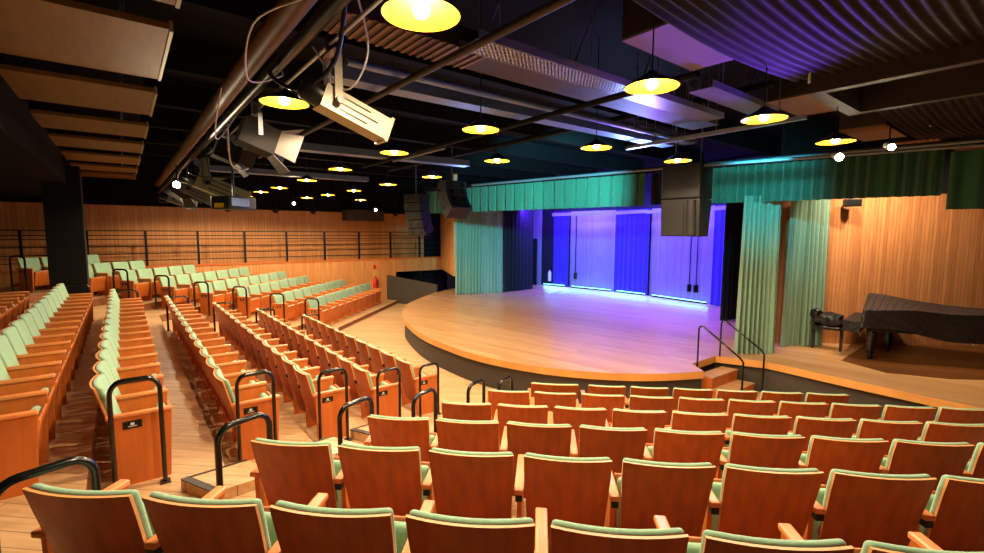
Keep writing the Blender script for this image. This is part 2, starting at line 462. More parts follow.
# lit return wall between gallery and curtain
def wall2(p, q, z0, z1, th, name, m):
    L = math.hypot(q[0]-p[0], q[1]-p[1]); nx, ny = (q[1]-p[1])/L*th, -(q[0]-p[0])/L*th
    b = MB(); b.prism([p, q, (q[0]-nx, q[1]-ny), (p[0]-nx, p[1]-ny)], z0, z1); return struct(name, b, m)
wall2((-2.26,21.8), (-1.34,18.0), 1.22, 5.4, -.15, 'wall_return', M['wallwood'])
# railing
rr = empty('gallery_railing', G(-9, VW+.07)+(1.79,), 51.6); rr.scale = (1,1,1.05)
tag(rr, 'long black metal railing of horizontal bars along the wooden gallery wall', 'railing')
L_ = WU+9
for i in range(15):
    y = (-2.27-1.42*4)+9+1.42*i
    MB().box(-.03,.03,y-.035,y+.035,0,1.07).build('post', M['black'], rr)
MB().box(-.022,.022,0,L_,1.055,1.085).build('top_rail', M['black'], rr)
for z in (.17,.38,.60,.82,.93): MB().box(-.013,.013,0,L_,z-.013,z+.013).build('bar', M['black'], rr)

# right side wall behind the piano
wall2((6.3,10.38), (15,9.7), -.1, 3.78, -.15, 'wall_right', M['sidewood'])
wall2((6.3,10.38), (15,9.7), 3.78, 5.4, -.15, 'wall_right_upper', M['matte'])
struct('trim_11', MB().beam((6.4,10.33,3.36),(15,9.66,3.36),.012,.012), M['ductdark'])
wall2((15.5,10), (15.5,-3), -.1, 5.4, -.2, 'wall_side', M['matte'])
wall2((-16.4,-3), (16,-3), -.1, 5.4, .2, 'wall_rear', M['matte'])
wall2((-16.4,12), (-16.4,-3), -.1, 5.4, .2, 'wall_far_left', M['wallwood'])
# roof slab
struct('ceiling', MB().prism([(-17,-3.2),(16,-3.2),(16,27),(-17,27)], 5.4, 5.6), M['ceil'])
# low black soffit over the rows furthest from the stage
b = MB(); b.prism([G(-.89,1),G(-.89,VW+.8),G(-9,VW+.8),G(-9,1)], 3.92, 4.75); struct('ceiling', b, M['ceil'])

# column
cp = G(-.97,13.9)
b = MB(); 
c0 = G(-1.28,13.6); c1 = G(-.66,13.6); c2 = G(-.66,14.2); c3 = G(-1.28,14.2)
b.prism([c0,c1,c2,c3], .7, 4.3); struct('column', b, M['matte'])

# ------------------------------------------------------------------ stage
ZS = .5
arc = []
import itertools
ctl = [(-2.6,17.2),(-2.85,15.6),(-2.76,14.3),(-2.5,12.95),(-1.72,11.0),(-.88,9.72),(-.23,8.98),(.53,8.42),(1.22,8.08),(2.06,7.87),(2.89,7.84),(3.74,8.0)]
def catmull(P, n=6):
    out = []
    for i in range(len(P)-1):
        p0 = P[max(i-1,0)]; p1 = P[i]; p2 = P[i+1]; p3 = P[min(i+2,len(P)-1)]
        for j in range(n):
            t = j/n
            out.append(tuple(.5*((2*p1[k])+(-p0[k]+p2[k])*t+(2*p0[k]-5*p1[k]+4*p2[k]-p3[k])*t*t+(-p0[k]+3*p1[k]-3*p2[k]+p3[k])*t**3) for k in range(2)))
    out.append(P[-1]); return out
arc = catmull(ctl)
corner = (4.45,9.03)
outline = arc + [(3.74,8.48), corner, (5.22,8.62), (6.05,7.42), (7.4,5.6), (15.3,4.4), (15.3,9.75), (6.3,10.4), (9.6,12.5), (9.3,17), (3,23.4), (-1.5,20.4), (-2.3,18.6)]
b = MB(); b.prism(outline, ZS-.13, ZS, 1, 0); struct('floor', b, [M['stage'], M['stagelip']])
# skirt a hand's breadth behind the lip
def inset(P, d):
    cx, cy = 4.5, 13; o = []
    for x, y in P:
        L = math.hypot(x-cx, y-cy); o.append((x+(cx-x)/L*d, y+(cy-y)/L*d))
    return o
sk = [(x,y) for x,y in inset(arc,.08)] + [(3.80,8.6),(4.45,9.12),(5.2,8.72),(6.15,7.55),(7.5,5.75),(15,4.6),(15,9.6),(6.3,10.4),(9.6,12.5),(9.3,17),(3,23.2),(-1.5,20.3),(-2.2,18.6)]
struct('wall_stage_front', MB().prism(sk, -.12, ZS-.13), M['stageskirt'])
# thin dark brown slab under the piano
b = MB(); b.prism([(8.3,10.1),(6.72,8.74),(6.9,7.97),(7.7,7.62),(9.5,7.5),(14.9,7.2),(14.9,9.6)], ZS, ZS+.012); struct('floor', b, M['darkfloor'])

# stage stairs: two solid steps in the corner
st = empty('stage_steps', (4.2,8.6,-.12)); tag(st, 'small light wooden steps up to the stage beside black handrails', 'stairs')
def loc(p, o): return [(x-o[0], y-o[1]) for x, y in p]
d1 = (-.42,-.36); t0 = (3.82,8.45); t1 = (4.56,9.0)
ax = (.72,-.60)    # step going direction
def quad(p, q, a, b_): return [(p[0]+ax[0]*a,p[1]+ax[1]*a),(q[0]+ax[0]*a,q[1]+ax[1]*a),(q[0]+ax[0]*b_,q[1]+ax[1]*b_),(p[0]+ax[0]*b_,p[1]+ax[1]*b_)]
for (a, b_, z) in ((0,.30,.42),(.30,.62,.21)):
    q = loc(quad(t0, t1, a, b_), (4.2,8.6))
    s = MB(); s.prism(q, 0, z-.025).build('step', M['boardwood'], st)
    s = MB(); q2 = loc(quad(t0, t1, a-.0, b_+.015), (4.2,8.6)); s.prism(q2, z-.025, z).build('tread', M['stage'], st)
def steprail(foot, low, label):
    o = empty('stair_handrail', foot+(0.3,)); tag(o, label, 'handrail', 'black handrails of the stage steps')
    dx, dy = low[0]-foot[0], low[1]-foot[1]
    pts = [(0,0,0),(0,0,.86),(.03*dx,.03*dy,.91),(.10*dx,.10*dy,.915),(.92*dx,.92*dy,.44),(dx,dy,.36),(dx,dy,-.40)]
    MB().tube(pts, .017, 8).build('rail_tube', M['rail'], o)
steprail((3.83,8.46), (4.42,7.98), 'black handrail of the stage steps, on the side nearer the round stage edge')
steprail((4.52,9.02), (5.12,8.55), 'black handrail of the stage steps, on the side nearer the green curtain')

# ------------------------------------------------------------------ curtains
def curtain(name, p, q, z0, z1, nf, amp, m, label, cat='curtain', group=None, top=.6, irregular=.35, box=False, flare=0, parent=None, wav=.0):
    """hanging cloth with folds, a thin closed sheet that follows the line p-q"""
    L = math.hypot(q[0]-p[0], q[1]-p[1]); tx, ty = (q[0]-p[0])/L, (q[1]-p[1])/L; nx, ny = ty, -tx
    rnd = random.Random(int(L*1000)+nf)
    ph = [rnd.uniform(-1,1) for _ in range(nf+2)]
    n = nf*(26 if box else 8); nz = 7; b = MB(); rows = []
    for j in range(nz+1):
        t = j/nz; row = []
        for i in range(n+1):
            s = i/n; c = s*nf; k = int(min(c, nf-1)); fr = c-k
            a = amp*(1+irregular*(ph[k]*(1-fr)+ph[k+1]*fr)*1.5)*(top+(1-top)*(1-t))
            if box: wv = 1-2*min(1, 1.6*max(0, 1-abs(fr-.5)*(6+6*t)))
            else: wv = sin(2*pi*(fr+.12*ph[k]*sin(pi*fr)))
            ss = .5+(s-.5)*(1+flare*(1-t)) 
            d = a*wv
            row.append((p[0]+tx*L*ss+nx*d, p[1]+ty*L*ss+ny*d, z0+(z1-z0)*t+(wav*sin(c*1.7) if j == 0 else 0)))
        rows.append(row)
    th = .012
    N = n+1
    fr_ = [v for r in rows for v in r]; bk = [(x-nx*th, y-ny*th, z) for x,y,z in fr_]
    fs = [(j*N+i, j*N+i+1, (j+1)*N+i+1, (j+1)*N+i) for j in range(nz) for i in range(n)]
    b.add(fr_, fs, 0, True); b.add(bk, [f[::-1] for f in fs], 0, True)
    rim = [i for i in range(N)]+[j*N+n for j in range(1,nz+1)]+[nz*N+i for i in range(n-1,-1,-1)]+[j*N for j in range(nz-1,0,-1)]
    K = len(rim); b.add([fr_[i] for i in rim]+[bk[i] for i in rim], [(k,K+k,K+(k+1)%K,(k+1)%K) for k in range(K)])
    o = b.build(name, m, parent)
    if label: tag(o, label, cat, group)
    return o
zv0, zv1 = 3.54, 4.26
va, vb = (-.68,14.4), (7.15,7.5)
def vl(s): return (va[0]+(vb[0]-va[0])*s, va[1]+(vb[1]-va[1])*s)
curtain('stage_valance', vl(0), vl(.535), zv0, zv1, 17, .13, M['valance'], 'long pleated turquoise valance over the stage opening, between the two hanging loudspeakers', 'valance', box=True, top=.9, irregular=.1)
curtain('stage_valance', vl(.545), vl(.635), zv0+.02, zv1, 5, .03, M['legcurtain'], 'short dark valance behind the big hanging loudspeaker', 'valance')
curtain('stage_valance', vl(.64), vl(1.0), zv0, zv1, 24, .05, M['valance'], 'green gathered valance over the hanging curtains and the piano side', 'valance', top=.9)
e = vl(1.0)
curtain('stage_valance', (e[0]-.02,e[1]-.12), (e[0]+2.6,e[1]-2.5), 3.31, 4.2, 14, .04, M['valance'], 'lower dark green valance over the piano at the picture edge', 'valance', top=.9)
curtain('stage_valance', (-2.2,15.8), (-.78,14.5), zv0, zv1, 10, .04, M['valance'], 'short yellow-green valance behind the curved hanging loudspeakers', 'valance', top=.9)
# carrying beam of the valances
b = MB(); b.beam((va[0]-1.6,va[1]+1.45,4.33),(vb[0]+2.6,vb[1]-2.3,4.33),.1,.12); tag(b.build('valance_pipe', M['matte']), 'dark pipe carrying the valances above the stage edge', 'pipe')

curtain('stage_curtain', (4.98,9.28), (5.66,9.2), ZS+.01, 3.66, 8, .09, M['curtain'], 'green gathered curtain hanging beside the stage steps', flare=.12, top=.55, irregular=.6)
curtain('stage_curtain', (6.28,9.86), (7.2,10.0), ZS+.01, 3.72, 9, .09, M['curtain'], 'pale green gathered curtain between the wooden wall strip and piano bench', flare=.1, top=.55, irregular=.6)
curtain('stage_curtain', (-1.4,17.95), (.42,18.75), ZS+.01, 4.4, 15, .05, M['curtain'], 'green gathered curtain at the far side of the stage', flare=.02, irregular=.5)
curtain('black_side_curtain', (.46,18.7), (1.75,19.9), ZS+.01, 4.6, 8, .06, M['legcurtain'], 'black stage leg curtain beside the far green curtain', 'curtain')
curtain('black_side_curtain', (6.35,12.75), (7.5,13.2), ZS+.01, 4.6, 8, .06, M['legcurtain'], 'black stage leg curtain behind the green curtain by the steps', 'curtain')
# back wall of the stage, gently curved
W = [(1.3,22.6),(3.49,20.78),(5.15,19.22),(6.14,18.02),(7.57,15.75),(8.5,13.6)]
for i in range(5):
    wall2(W[i], W[i+1], ZS-.3, 3.86, .15, 'wall_stage_back', M['cycwood'] if i in (1,3) else M['legcurtain'])
    wall2(W[i], W[i+1], 3.86, 5.3, .15, 'wall_stage_back_upper', M['legcurtain'])
def off(p, q, d):
    L = math.hypot(q[0]-p[0], q[1]-p[1]); nx, ny = (q[1]-p[1])/L*d, -(q[0]-p[0])/L*d
    return (p[0]-nx, p[1]-ny), (q[0]-nx, q[1]-ny)
for (i, s0, s1, lab) in ((0,.72,1,'deep blue curtain beside the side door on the stage back wall'), (2,.0,1,'deep blue curtain between the two lit wooden panels'), (4,.0,.6,'deep blue curtain next to the black leg on the stage')):
    p, q = W[i], W[i+1]; P0 = (p[0]+(q[0]-p[0])*s0, p[1]+(q[1]-p[1])*s0); P1 = (p[0]+(q[0]-p[0])*s1, p[1]+(q[1]-p[1])*s1)
    # stand clear of the wall towards the auditorium
    L = math.hypot(q[0]-p[0], q[1]-p[1]); nx, ny = (q[1]-p[1])/L, -(q[0]-p[0])/L
    P0 = (P0[0]+nx*.14, P0[1]+ny*.14); P1 = (P1[0]+nx*.14, P1[1]+ny*.14)
    curtain('back_curtain', P0, P1, ZS+.01, 3.85, max(6,int(L*(s1-s0)*5)), .018, M['bluecurtain'], lab, irregular=.6)
M['pelmet'] = mat('pelmet_grey', srgb(120,122,140), .6)
# pelmet with the lighting trough
pel = empty('light_pelmet', (5.2,18.6,3.66)); tag(pel, 'narrow pale pelmet running along the top of the purple stage back wall', 'pelmet')
PW = [(2.75,20.85),(4.95,18.85),(5.85,17.75),(7.25,15.5),(7.7,14.5)]
PW = [(2.7,20.75),(4.85,18.75),(5.8,17.6),(7.15,15.4),(7.42,14.8)]
for i in range(4):
    b = MB(); b.beam((PW[i][0]-5.2,PW[i][1]-18.6,.05),(PW[i+1][0]-5.2,PW[i+1][1]-18.6,.08),.16,.12); b.build('pelmet_board', M['pelmet'], pel)
# cables and boxes hanging on the lit panels
def on_wall(i, s, d):
    p, q = W[i], W[i+1]; L = math.hypot(q[0]-p[0], q[1]-p[1]); nx, ny = (q[1]-p[1])/L, -(q[0]-p[0])/L
    return (p[0]+(q[0]-p[0])*s+nx*d, p[1]+(q[1]-p[1])*s+ny*d)
for (i, s, zb, lab) in ((1,.14,.9,'black cable with box hanging on the lit panel by the side door'),(3,.66,.85,'black cable with box on the wide lit panel, on its middle'),(3,.76,.85,'black cable with box on the wide lit panel, nearer the black leg')):
    x, y = on_wall(i, s, .05); o = empty('hanging_cable', (x,y,zb)); tag(o, lab, 'cable', 'cables on the stage back wall')
    MB().tube([(0,0,.2),(0,0,2.75)], .018, 6).build('cable', M['black'], o)
    MB().box(-.07,.07,-.035,.035,0,.26).build('socket_box', M['black'], o)
# side door zone on the stage
o = wall2((1.3,22.45),(2.3,21.6), ZS-.3, 4.4, -.05, 'wall_stage_side', M['cycwood'])
x, y = 1.72, 21.75
o = empty('door_1', (x,y,ZS), 130); tag(o, kind='structure')
MB().box(-.03,.03,-.5,.45,.0,2.15).build('door_leaf', M['matte'], o)
o = empty('fire_extinguisher', (2.6,20.9,ZS+.25)); tag(o, 'pale fire extinguisher hanging by the door on the stage', 'fire extinguisher')
MB().lathe([(0,0),(.07,0),(.075,.02),(.075,.36),(.05,.42),(.02,.44),(.02,.5),(0,.5)], 12).build('cylinder_body', M['white'], o)
MB().tube([(0,0,.48),(.08,-.02,.44),(.1,-.02,.2)], .012, 6).build('hose', M['black'], o)

# LED battens along the foot of the back wall
for i in (0,1,2,3):
    a_, b_ = on_wall(i, .1 if i else .55, .16), on_wall(i, .94, .16)
    o = empty('led_batten', (a_[0],a_[1],ZS)); tag(o, ['slim floor batten light below the blue curtain by the door','slim floor batten light below the narrow lit panel','slim floor batten light below the middle blue curtain','slim floor batten light below the wide lit panel'][i], 'batten light', 'floor battens along the stage back wall')
    B = MB(); B.beam((0,0,.03),(b_[0]-a_[0],b_[1]-a_[1],.03),.06,.06); B.build('housing', M['black'], o)
    B = MB(); B.beam((0,0,.066),(b_[0]-a_[0],b_[1]-a_[1],.066),.03,.01); B.build('led_strip', M['ledcyan'], o)

# ------------------------------------------------------------------ dark ramp parapet, fire extinguisher on the wall
b = MB()
pA, pB = (-4.55,20.0), (-2.25,18.7)
th = (.05,.09)
vs = [(pA[0],pA[1],-.12),(pB[0],pB[1],-.12),(pB[0],pB[1],.80),(pA[0],pA[1],1.06)]
vs += [(x+th[0],y+th[1],z) for x,y,z in vs]
b.add(vs, [(0,1,2,3),(7,6,5,4),(0,4,5,1),(1,5,6,2),(2,6,7,3),(3,7,4,0)])
struct('wall_ramp', b, M['stageskirt'])
e1 = G(8.25, VW-.16)
o = empty('fire_extinguisher', (e1[0],e1[1],.55)); tag(o, 'red fire extinguisher hanging on the wood wall past the far front row', 'fire extinguisher')
MB().lathe([(0,0),(.075,0),(.08,.02),(.08,.38),(.05,.44),(.02,.46),(.02,.52),(0,.52)], 14).build('cylinder_body', M['red'], o)
MB().tube([(0,0,.5),(.09,-.03,.46),(.11,-.03,.2)], .013, 6).build('hose', M['black'], o)
MB().box(-.1,.1,.078,.11,.1,.34).build('wall_bracket', M['black'], o)
o = MB().box(-.06,.06,-.01,.01,-.08,.08).build('wall_sign', M['red']); o.location = (*G(8.3,VW-.02), 1.45); o.rotation_euler = (0,0,RD(38.4)); tag(o, 'small red sign above the wall fire extinguisher', 'sign')

M['worklight'] = mat('work_light', (1,1,1,1), .5, emit=(.85,.93,1,1), es=9)
# backstage things in the dark passage
for i, (dx, dz, rr_) in enumerate(((12.5,.42,.045),(11.95,.98,.03),(12.15,.70,.05))):
    x, y = G(dx, VW+2.2); o = empty('work_light', (x,y,dz)); tag(o, ['white work light in the dark passage, lowest','tiny white work light in the dark passage, topmost','white work light in the dark passage, between the two others'][i], 'light', 'work lights in the dark passage')
    MB().lathe([(0,-rr_),(rr_*.7,-rr_*.7),(rr_,0),(rr_*.7,rr_*.7),(0,rr_)], 10).build('lamp', M['worklight'], o)
    MB().box(-.03,.03,.02,.08,-.05,.05).build('housing', M['black'], o)

# ------------------------------------------------------------------ pendant lamps
lp = None
def pendant(u, v, label, z=4.03, P=105):
    global lp
    x, y = G(u, v)
    if lp is None:
        o = empty('pendant_lamp')
        MB().lathe([(.0,.115),(.035,.115),(.05,.095),(.20,.012),(.205,0)], 32).build('lamp_shade', M['black'], o)
        MB().lathe([(.200,-.002),(.195,.006),(.05,.085),(0,.09)], 32).build('shade_lining', M['shadein'], o)
        MB().lathe([(0,-.02),(.025,-.012),(.042,.012),(.042,.03),(.03,.055),(.02,.075),(0,.08)], 16).build('bulb', M['bulb'], o)
        MB().tube([(0,0,.11),(0,0,1.37)], .006, 6).build('cord', M['black'], o)
        lp = snap(o)
    else: o = copy_snap(lp)
    o.location = (x, y, z); tag(o, label, 'pendant lamp', 'round pendant lamps over the auditorium')
    ld = bpy.data.lights.new('bulb_light', 'SPOT'); ld.energy = P; ld.color = (1,.78,.51); ld.shadow_soft_size = .06; ld.spot_size = RD(158); ld.spot_blend = .25
    l = bpy.data.objects.new('bulb_light', ld); C.objects.link(l); l.parent = o; l.location = (0,0,-.05)
vs_ = [2.15, 4.15, 6.0, 8.3, 10.4, 12.6, 14.5, 16.3]
us_ = [(1.22,'row over the green padded seats'), (3.15,'row over the near aisle'), (4.97,'row over the open floor'), (6.82,'row before the stage')]
grid = {0:[0,1,5,7], 1:[0,1,2,3,4,5,6,7], 2:[0,1,2,3,4,5,6,7], 3:[0,1,7]}
FARN = ['the nearest one','second one away','third one away','fourth one away','fifth one away','sixth one away','seventh one away','the farthest one']
EX = [{0:(1.27,2.2),1:(1.17,4.4),5:(1.25,12.7),7:(1.3,16.5)},
      {0:(3.24,2.13),1:(3.13,4.16),2:(3.08,6.13),3:(3.13,8.36),4:(3.23,10.6),5:(3.24,12.9),6:(3.14,14.57),7:(3.16,16.7)},
      {0:(4.97,2.01),1:(4.95,4.05),2:(4.66,5.77),3:(4.98,8.26),4:(4.98,10.25),5:(5.0,12.38),6:(4.98,14.35),7:(4.85,16.0)},
      {0:(6.85,1.94),1:(6.79,3.96),7:(6.63,15.8)}]
for c, (u, nm) in enumerate(us_):
    for r_ in grid[c]:
        u, v_ = EX[c][r_]
        pendant(u, v_, 'round yellow pendant lamp in the %s, %s' % (nm, FARN[r_]))
# small spot heads
def spot(x, y, z, az, label, P=25, r=.05):
    o = empty('spot_head', (x,y,z), az); tag(o, label, 'spotlight', 'small white track spotlights')
    MB().tube([(0,-.16,.05),(0,0,0)], [r*.9,r], 14).build('lamp_housing', M['white'], o)
    MB().tube([(0,.0,0),(0,.012,-.003)], r*.86, 14).build('lamp_face', M['spotglow'], o)
    MB().tube([(0,-.08,.03),(0,-.08,.30)], .01, 6).build('stem', M['black'], o)
    ld = bpy.data.lights.new('spot_light','SPOT'); ld.energy = P; ld.color = (1,.78,.5); ld.spot_size = RD(110); ld.shadow_soft_size = .04
    l = bpy.data.objects.new('spot_light', ld); C.objects.link(l); l.parent = o; l.location = (0,.05,-.02); l.rotation_euler = (RD(60),0,0)
spot(4.9,6.7,4.0,200,'bright white spotlight below the lamp over the piano side', 6, .055)
spot(5.25,6.25,4.06,200,'bright white spotlight beside the valance over the piano side', 6, .045)
x, y = G(5.04,18.2); spot(x,y,3.95,150,'very bright round spotlight over the far seats', 60)
x, y = G(8.0,17.6); spot(x,y,3.8,150,'small bright spotlight under the dark box over the gallery', 15)
x, y = -4.69,7.0; spot(x,y,3.6,150,'bright spotlight in the clutter of fixtures over the far seats', 40)

# ------------------------------------------------------------------ ceiling services
def gb(u0, v0, z0, u1, v1, z1): 
    a = G(u0,v0); b_ = G(u1,v1); return (a[0],a[1],z0),(b_[0],b_[1],z1)
# wooden ceiling panels above the side rows
pitch = [(4.6,6.15),(6.75,8.1),(8.95,10.1),(10.9,12.1),(13.0,14.3),(15.2,16.4),(17.2,18.4),(2.5,4.1)]
pn = ['the nearest whole one','second of the row','third of the row','fourth of the row','fifth of the row','sixth of the row','farthest of the row','cut by the top of the picture']
for (v0, v1), nm in zip(pitch, pn):
    o = empty('ceiling_panel', G(-.5,(v0+v1)/2)+(4.5,), 51.6); tag(o, 'flat brown wooden ceiling panel over the side rows, %s' % nm, 'ceiling panel', 'wooden ceiling panels')
    hw = (v1-v0)/2
    MB().box(-hw,hw,-.9,.88,0,.05).build('board', M['cloud'], o)
    MB().box(-hw,hw,.88,.905,-.015,.07).build('edge_strip', M['cloudedge'], o)
    for sx in (-hw+.15,hw-.15): MB().tube([(sx,.6,.05),(sx,.6,.9)], .006, 6).build('hanger', M['steel'], o)

def bar(name, label, cat, p, q, w_, h_, m, group=None):
    o = empty(name, p); tag(o, label, cat, group)
    B = MB(); B.beam((0,0,0), tuple(q[i]-p[i] for i in range(3)), w_, h_); B.build('profile', m, o)
    return o
def pipe(name, label, cat, p, q, r, m, group=None, n=16):
    B = MB(); B.tube([(0,0,0), tuple(q[i]-p[i] for i in range(3))], r, n); o = B.build(name, m); o.location = p; tag(o, label, cat, group); return o
pipe('air_duct', 'thick round brown duct running over the fixtures towards the far wall', 'duct', *gb(.98,1.2,4.42,.98,18.6,4.42), .085, M['brownpipe'], n=24)
pipe('lighting_pipe', 'black lighting pipe carrying the theatre spotlights beside the brown duct', 'pipe', *gb(.97,1.5,4.14,.97,18.4,4.14), .042, M['black'])
pipe('conduit', 'thin pale conduit below the brown duct', 'pipe', *gb(1.1,2.2,4.1,1.1,12,4.1), .012, M['alu'])
bar('cable_beam', 'bluish galvanised beam crossing the ceiling before the speaker', 'beam', *gb(1.6,4.52,4.42,7.2,4.38,4.42), .22, .14, M['duct'])
pipe('conduit', 'pale conduit running along the bluish galvanised beam', 'pipe', *gb(1.6,4.05,4.38,7.2,4.0,4.38), .035, M['duct'])
bar('cable_beam', 'blue grey beam crossing the ceiling over the middle of the seats', 'beam', *gb(1.4,8.5,4.36,5.8,8.2,4.36), .25, .12, M['duct'])
bar('cable_beam', 'blue grey beam crossing the ceiling over the far seats', 'beam', *gb(1.6,12.6,4.36,5.4,12.4,4.36), .25, .12, M['duct'])
# flat duct with ribs
o = empty('flat_duct', G(1.2,3.45)+(4.42,), 51.6); tag(o, 'wide flat brown duct with ribs that turns purple towards the stage', 'duct')
MB().box(-.2,.2,0,5.4,0,.16).build('duct_body', M['ductdark'], o)
for i in range(17): MB().box(-.205,.205,.1+i*.075,.13+i*.075,-.012,.0).build('rib', M['brownpipe'], o)
# perforated tray
def tray(u0, u1, v, z, wd, label):
    o = empty('cable_tray', G(u0, v)+(z,), 51.6); tag(o, label, 'cable tray', 'perforated cable trays')
    L = u1-u0; B = MB(); n = int(L/.045)
    for i in range(n): B.box(-wd/2,wd/2,i*.045,i*.045+.024,0,.006)
    for x in [-wd/2+wd*q/6 for q in range(7)]: B.box(x-.011,x+.011,0,L,.0,.008)
    B.build('tray_floor', M['alu'], o)
    for sx in (-1,1): MB().box(sx*wd/2-.006,sx*wd/2+.006,0,L,0,.07).build('tray_side', M['alu'], o)
    m_ = int(L/1.1)
    for i in range(m_+1):
        for sx in (-1,1): MB().tube([(sx*wd/2,.2+i*1.1,.05),(sx*wd/2,.2+i*1.1,1.0)], .006, 6).build('hanger', M['alu'], o)
        MB().tube([(-wd/2,.2+i*1.1,.08),(-wd/2,.55+i*1.1,.75)], .012, 6).build('strut', M['alu'], o)
tray(2.2, 6.1, 3.08, 4.38, .26, 'perforated pale cable tray over the flat purple duct')
tray(4.85, 6.5, 2.6, 4.42, .26, 'perforated pale cable tray above the turning lamp near the black boxes')
tray(6.1, 7.8, 4.32, 4.45, .22, 'perforated pale cable tray ending over the hanging loudspeaker')
# crossing pipes in the other direction
pipe('grid_pipe', 'dark grid pipe crossing the ceiling beside the big lit lamp', 'pipe', *gb(2.12,1.2,4.28,2.05,9.5,4.28), .03, M['ductdark'])
pipe('grid_pipe', 'dark grid pipe crossing under the purple flat duct', 'pipe', *gb(3.95,2.15,4.28,4.05,9.5,4.28), .032, M['matte'])
pipe('grid_pipe', 'dark grid pipe crossing over the middle lamps', 'pipe', *gb(5.9,2.3,4.62,5.9,12,4.62), .04, M['matte'])
pipe('grid_pipe', 'thin grid pipe crossing over the far lamps', 'pipe', *gb(4.1,6.4,4.25,4.1,8.2,4.25), .018, M['steel'])
pipe('grid_pipe', 'slim pale pipe parallel to the valance', 'pipe', (-.6,13.9,4.3), (8.2,6.1,4.3), .03, M['steel'])
pipe('grid_pipe', 'second slim pale pipe parallel to the valance', 'pipe', (3.2,8.6,4.1), (8.4,4.9,4.1), .025, M['steel'])
# bright lighting bars
for (a_, b_, lab) in (((6.45,4.65,4.28),(6.35,2.1,4.28),'slim bright aluminium bar hanging above the loudspeaker'), ((6.15,4.1,4.22),(6.1,2.9,4.22),'wide flat aluminium luminaire below the slim bright bar')):
    p = G(a_[0],a_[1])+(a_[2],); q = G(b_[0],b_[1])+(b_[2],)
    o = bar('batten_luminaire', lab, 'light bar', p, q, .05 if 'slim' in lab else .14, .05, M['alu'])
    for f in (.12,.88):
        d = [(q[i]-p[i])*f for i in range(3)]; MB().tube([tuple(d),(d[0],d[1],5.4-p[2])], .006, 6).build('hanger', M['steel'], o)
M['boxpale'] = mat('pale_board', srgb(120,104,130), .6)
# dark hung boxes and ribbed drapes over the piano side
def hungbox(u0, u1, v0, v1, z0, z1, label, mbot):
    o = empty('acoustic_box', G(u0, v0)+(z0,), 51.6); tag(o, label, 'ceiling box', 'hung acoustic boxes near the stage')
    Lu, Lv = u1-u0, v1-v0
    MB().box(-Lv, 0, 0, Lu, 0, .02).build('bottom_board', mbot, o)
    for (x0, x1, y0, y1) in ((-Lv,0,0,.025),(-Lv,0,Lu-.025,Lu),(-Lv,-Lv+.025,.025,Lu-.025),(-.025,0,.025,Lu-.025)):
        MB().box(x0,x1,y0,y1,.02,z1-z0).build('side_board', M['ductdark'], o)
hungbox(3.55,4.75,2.15,2.65,4.6,4.95,'hung box with purple lit underside beside the ribbed drape',M['boxpale'])
hungbox(6.6,7.75,2.06,2.66,4.6,4.95,'hung box with olive lit underside over the light bar',M['cloud'])
hungbox(9.3,10.7,2.0,2.6,4.6,4.95,'hung box with orange underside above the valance, first towards the piano',M['cloud'])
hungbox(11.3,12.6,1.7,2.3,4.6,4.95,'hung box with orange underside above the valance, second towards the piano',M['cloud'])
hungbox(12.85,13.6,1.2,1.7,4.6,4.95,'hung box with orange underside above the valance, third towards the piano',M['cloud'])
# sagging ribbed drape
def drape(u0, u1, v0, v1, z, label):
    n = 132; b = MB(); vs = []
    for i in range(n+1):
        s = i/n
        for j in range(9):
            t = j/8; x, y = G(u0+(u1-u0)*t, v0+(v1-v0)*s)
            vs.append((x, y, z+.018*sin(s*2*pi*22)-.10*sin(pi*t)*1))
    fs = [(i*9+j, i*9+j+1, (i+1)*9+j+1, (i+1)*9+j) for i in range(n) for j in range(8)]
    b.add(vs, fs, 0, True); b.add([(x,y,zz+.02) for x,y,zz in vs], [f[::-1] for f in fs], 0, True)
    o = b.build('ceiling_drape', M['drape']); tag(o, label, 'drape', 'ribbed dark drapes under the ceiling')
M['drape'] = mat('drape_black', srgb(15,11,13), .8)
drape(2.4,6.0,.2,2.12,4.62,'ribbed dark drape sagging below the ceiling over the near seats')
drape(7.6,11.5,.0,1.85,4.62,'ribbed dark drape under the ceiling over the piano side')
o = empty('ceiling_hatch', G(6.0,.1)+(4.45,), 51.6); tag(o, 'large dark open hatch frame under the ceiling between the ribbed drapes', 'hatch')
for (x0,x1,y0,y1) in ((-1.9,-1.75,0,1.5),(-.15,0,0,1.5),(-1.75,-.15,0,.12),(-1.75,-.15,1.38,1.5)):
    MB().box(x0,x1,y0,y1,0,.35).build('frame_board', M['ductdark'], o)
for (u, v, lab) in ((5.75,1.9,'thin white rod hanging beside the ribbed drape over the lamp'),(9.4,1.5,'thin white rod hanging over the piano side, second one')):
    p = G(u,v); pipe('hanging_rod', lab, 'rod', (p[0],p[1],4.5), (p[0],p[1],5.2), .012, M['white'], 'thin white rods')
# beams above everything
for i, v in enumerate((1.0, 5.2, 7.4, 9.5, 11.5, 13.6, 15.6)):
    b = MB(); b.beam(*gb(.4,v,5.15,14,v,5.15), .18, .4); struct('beam_%d' % (i+1), b, M['ceil'])

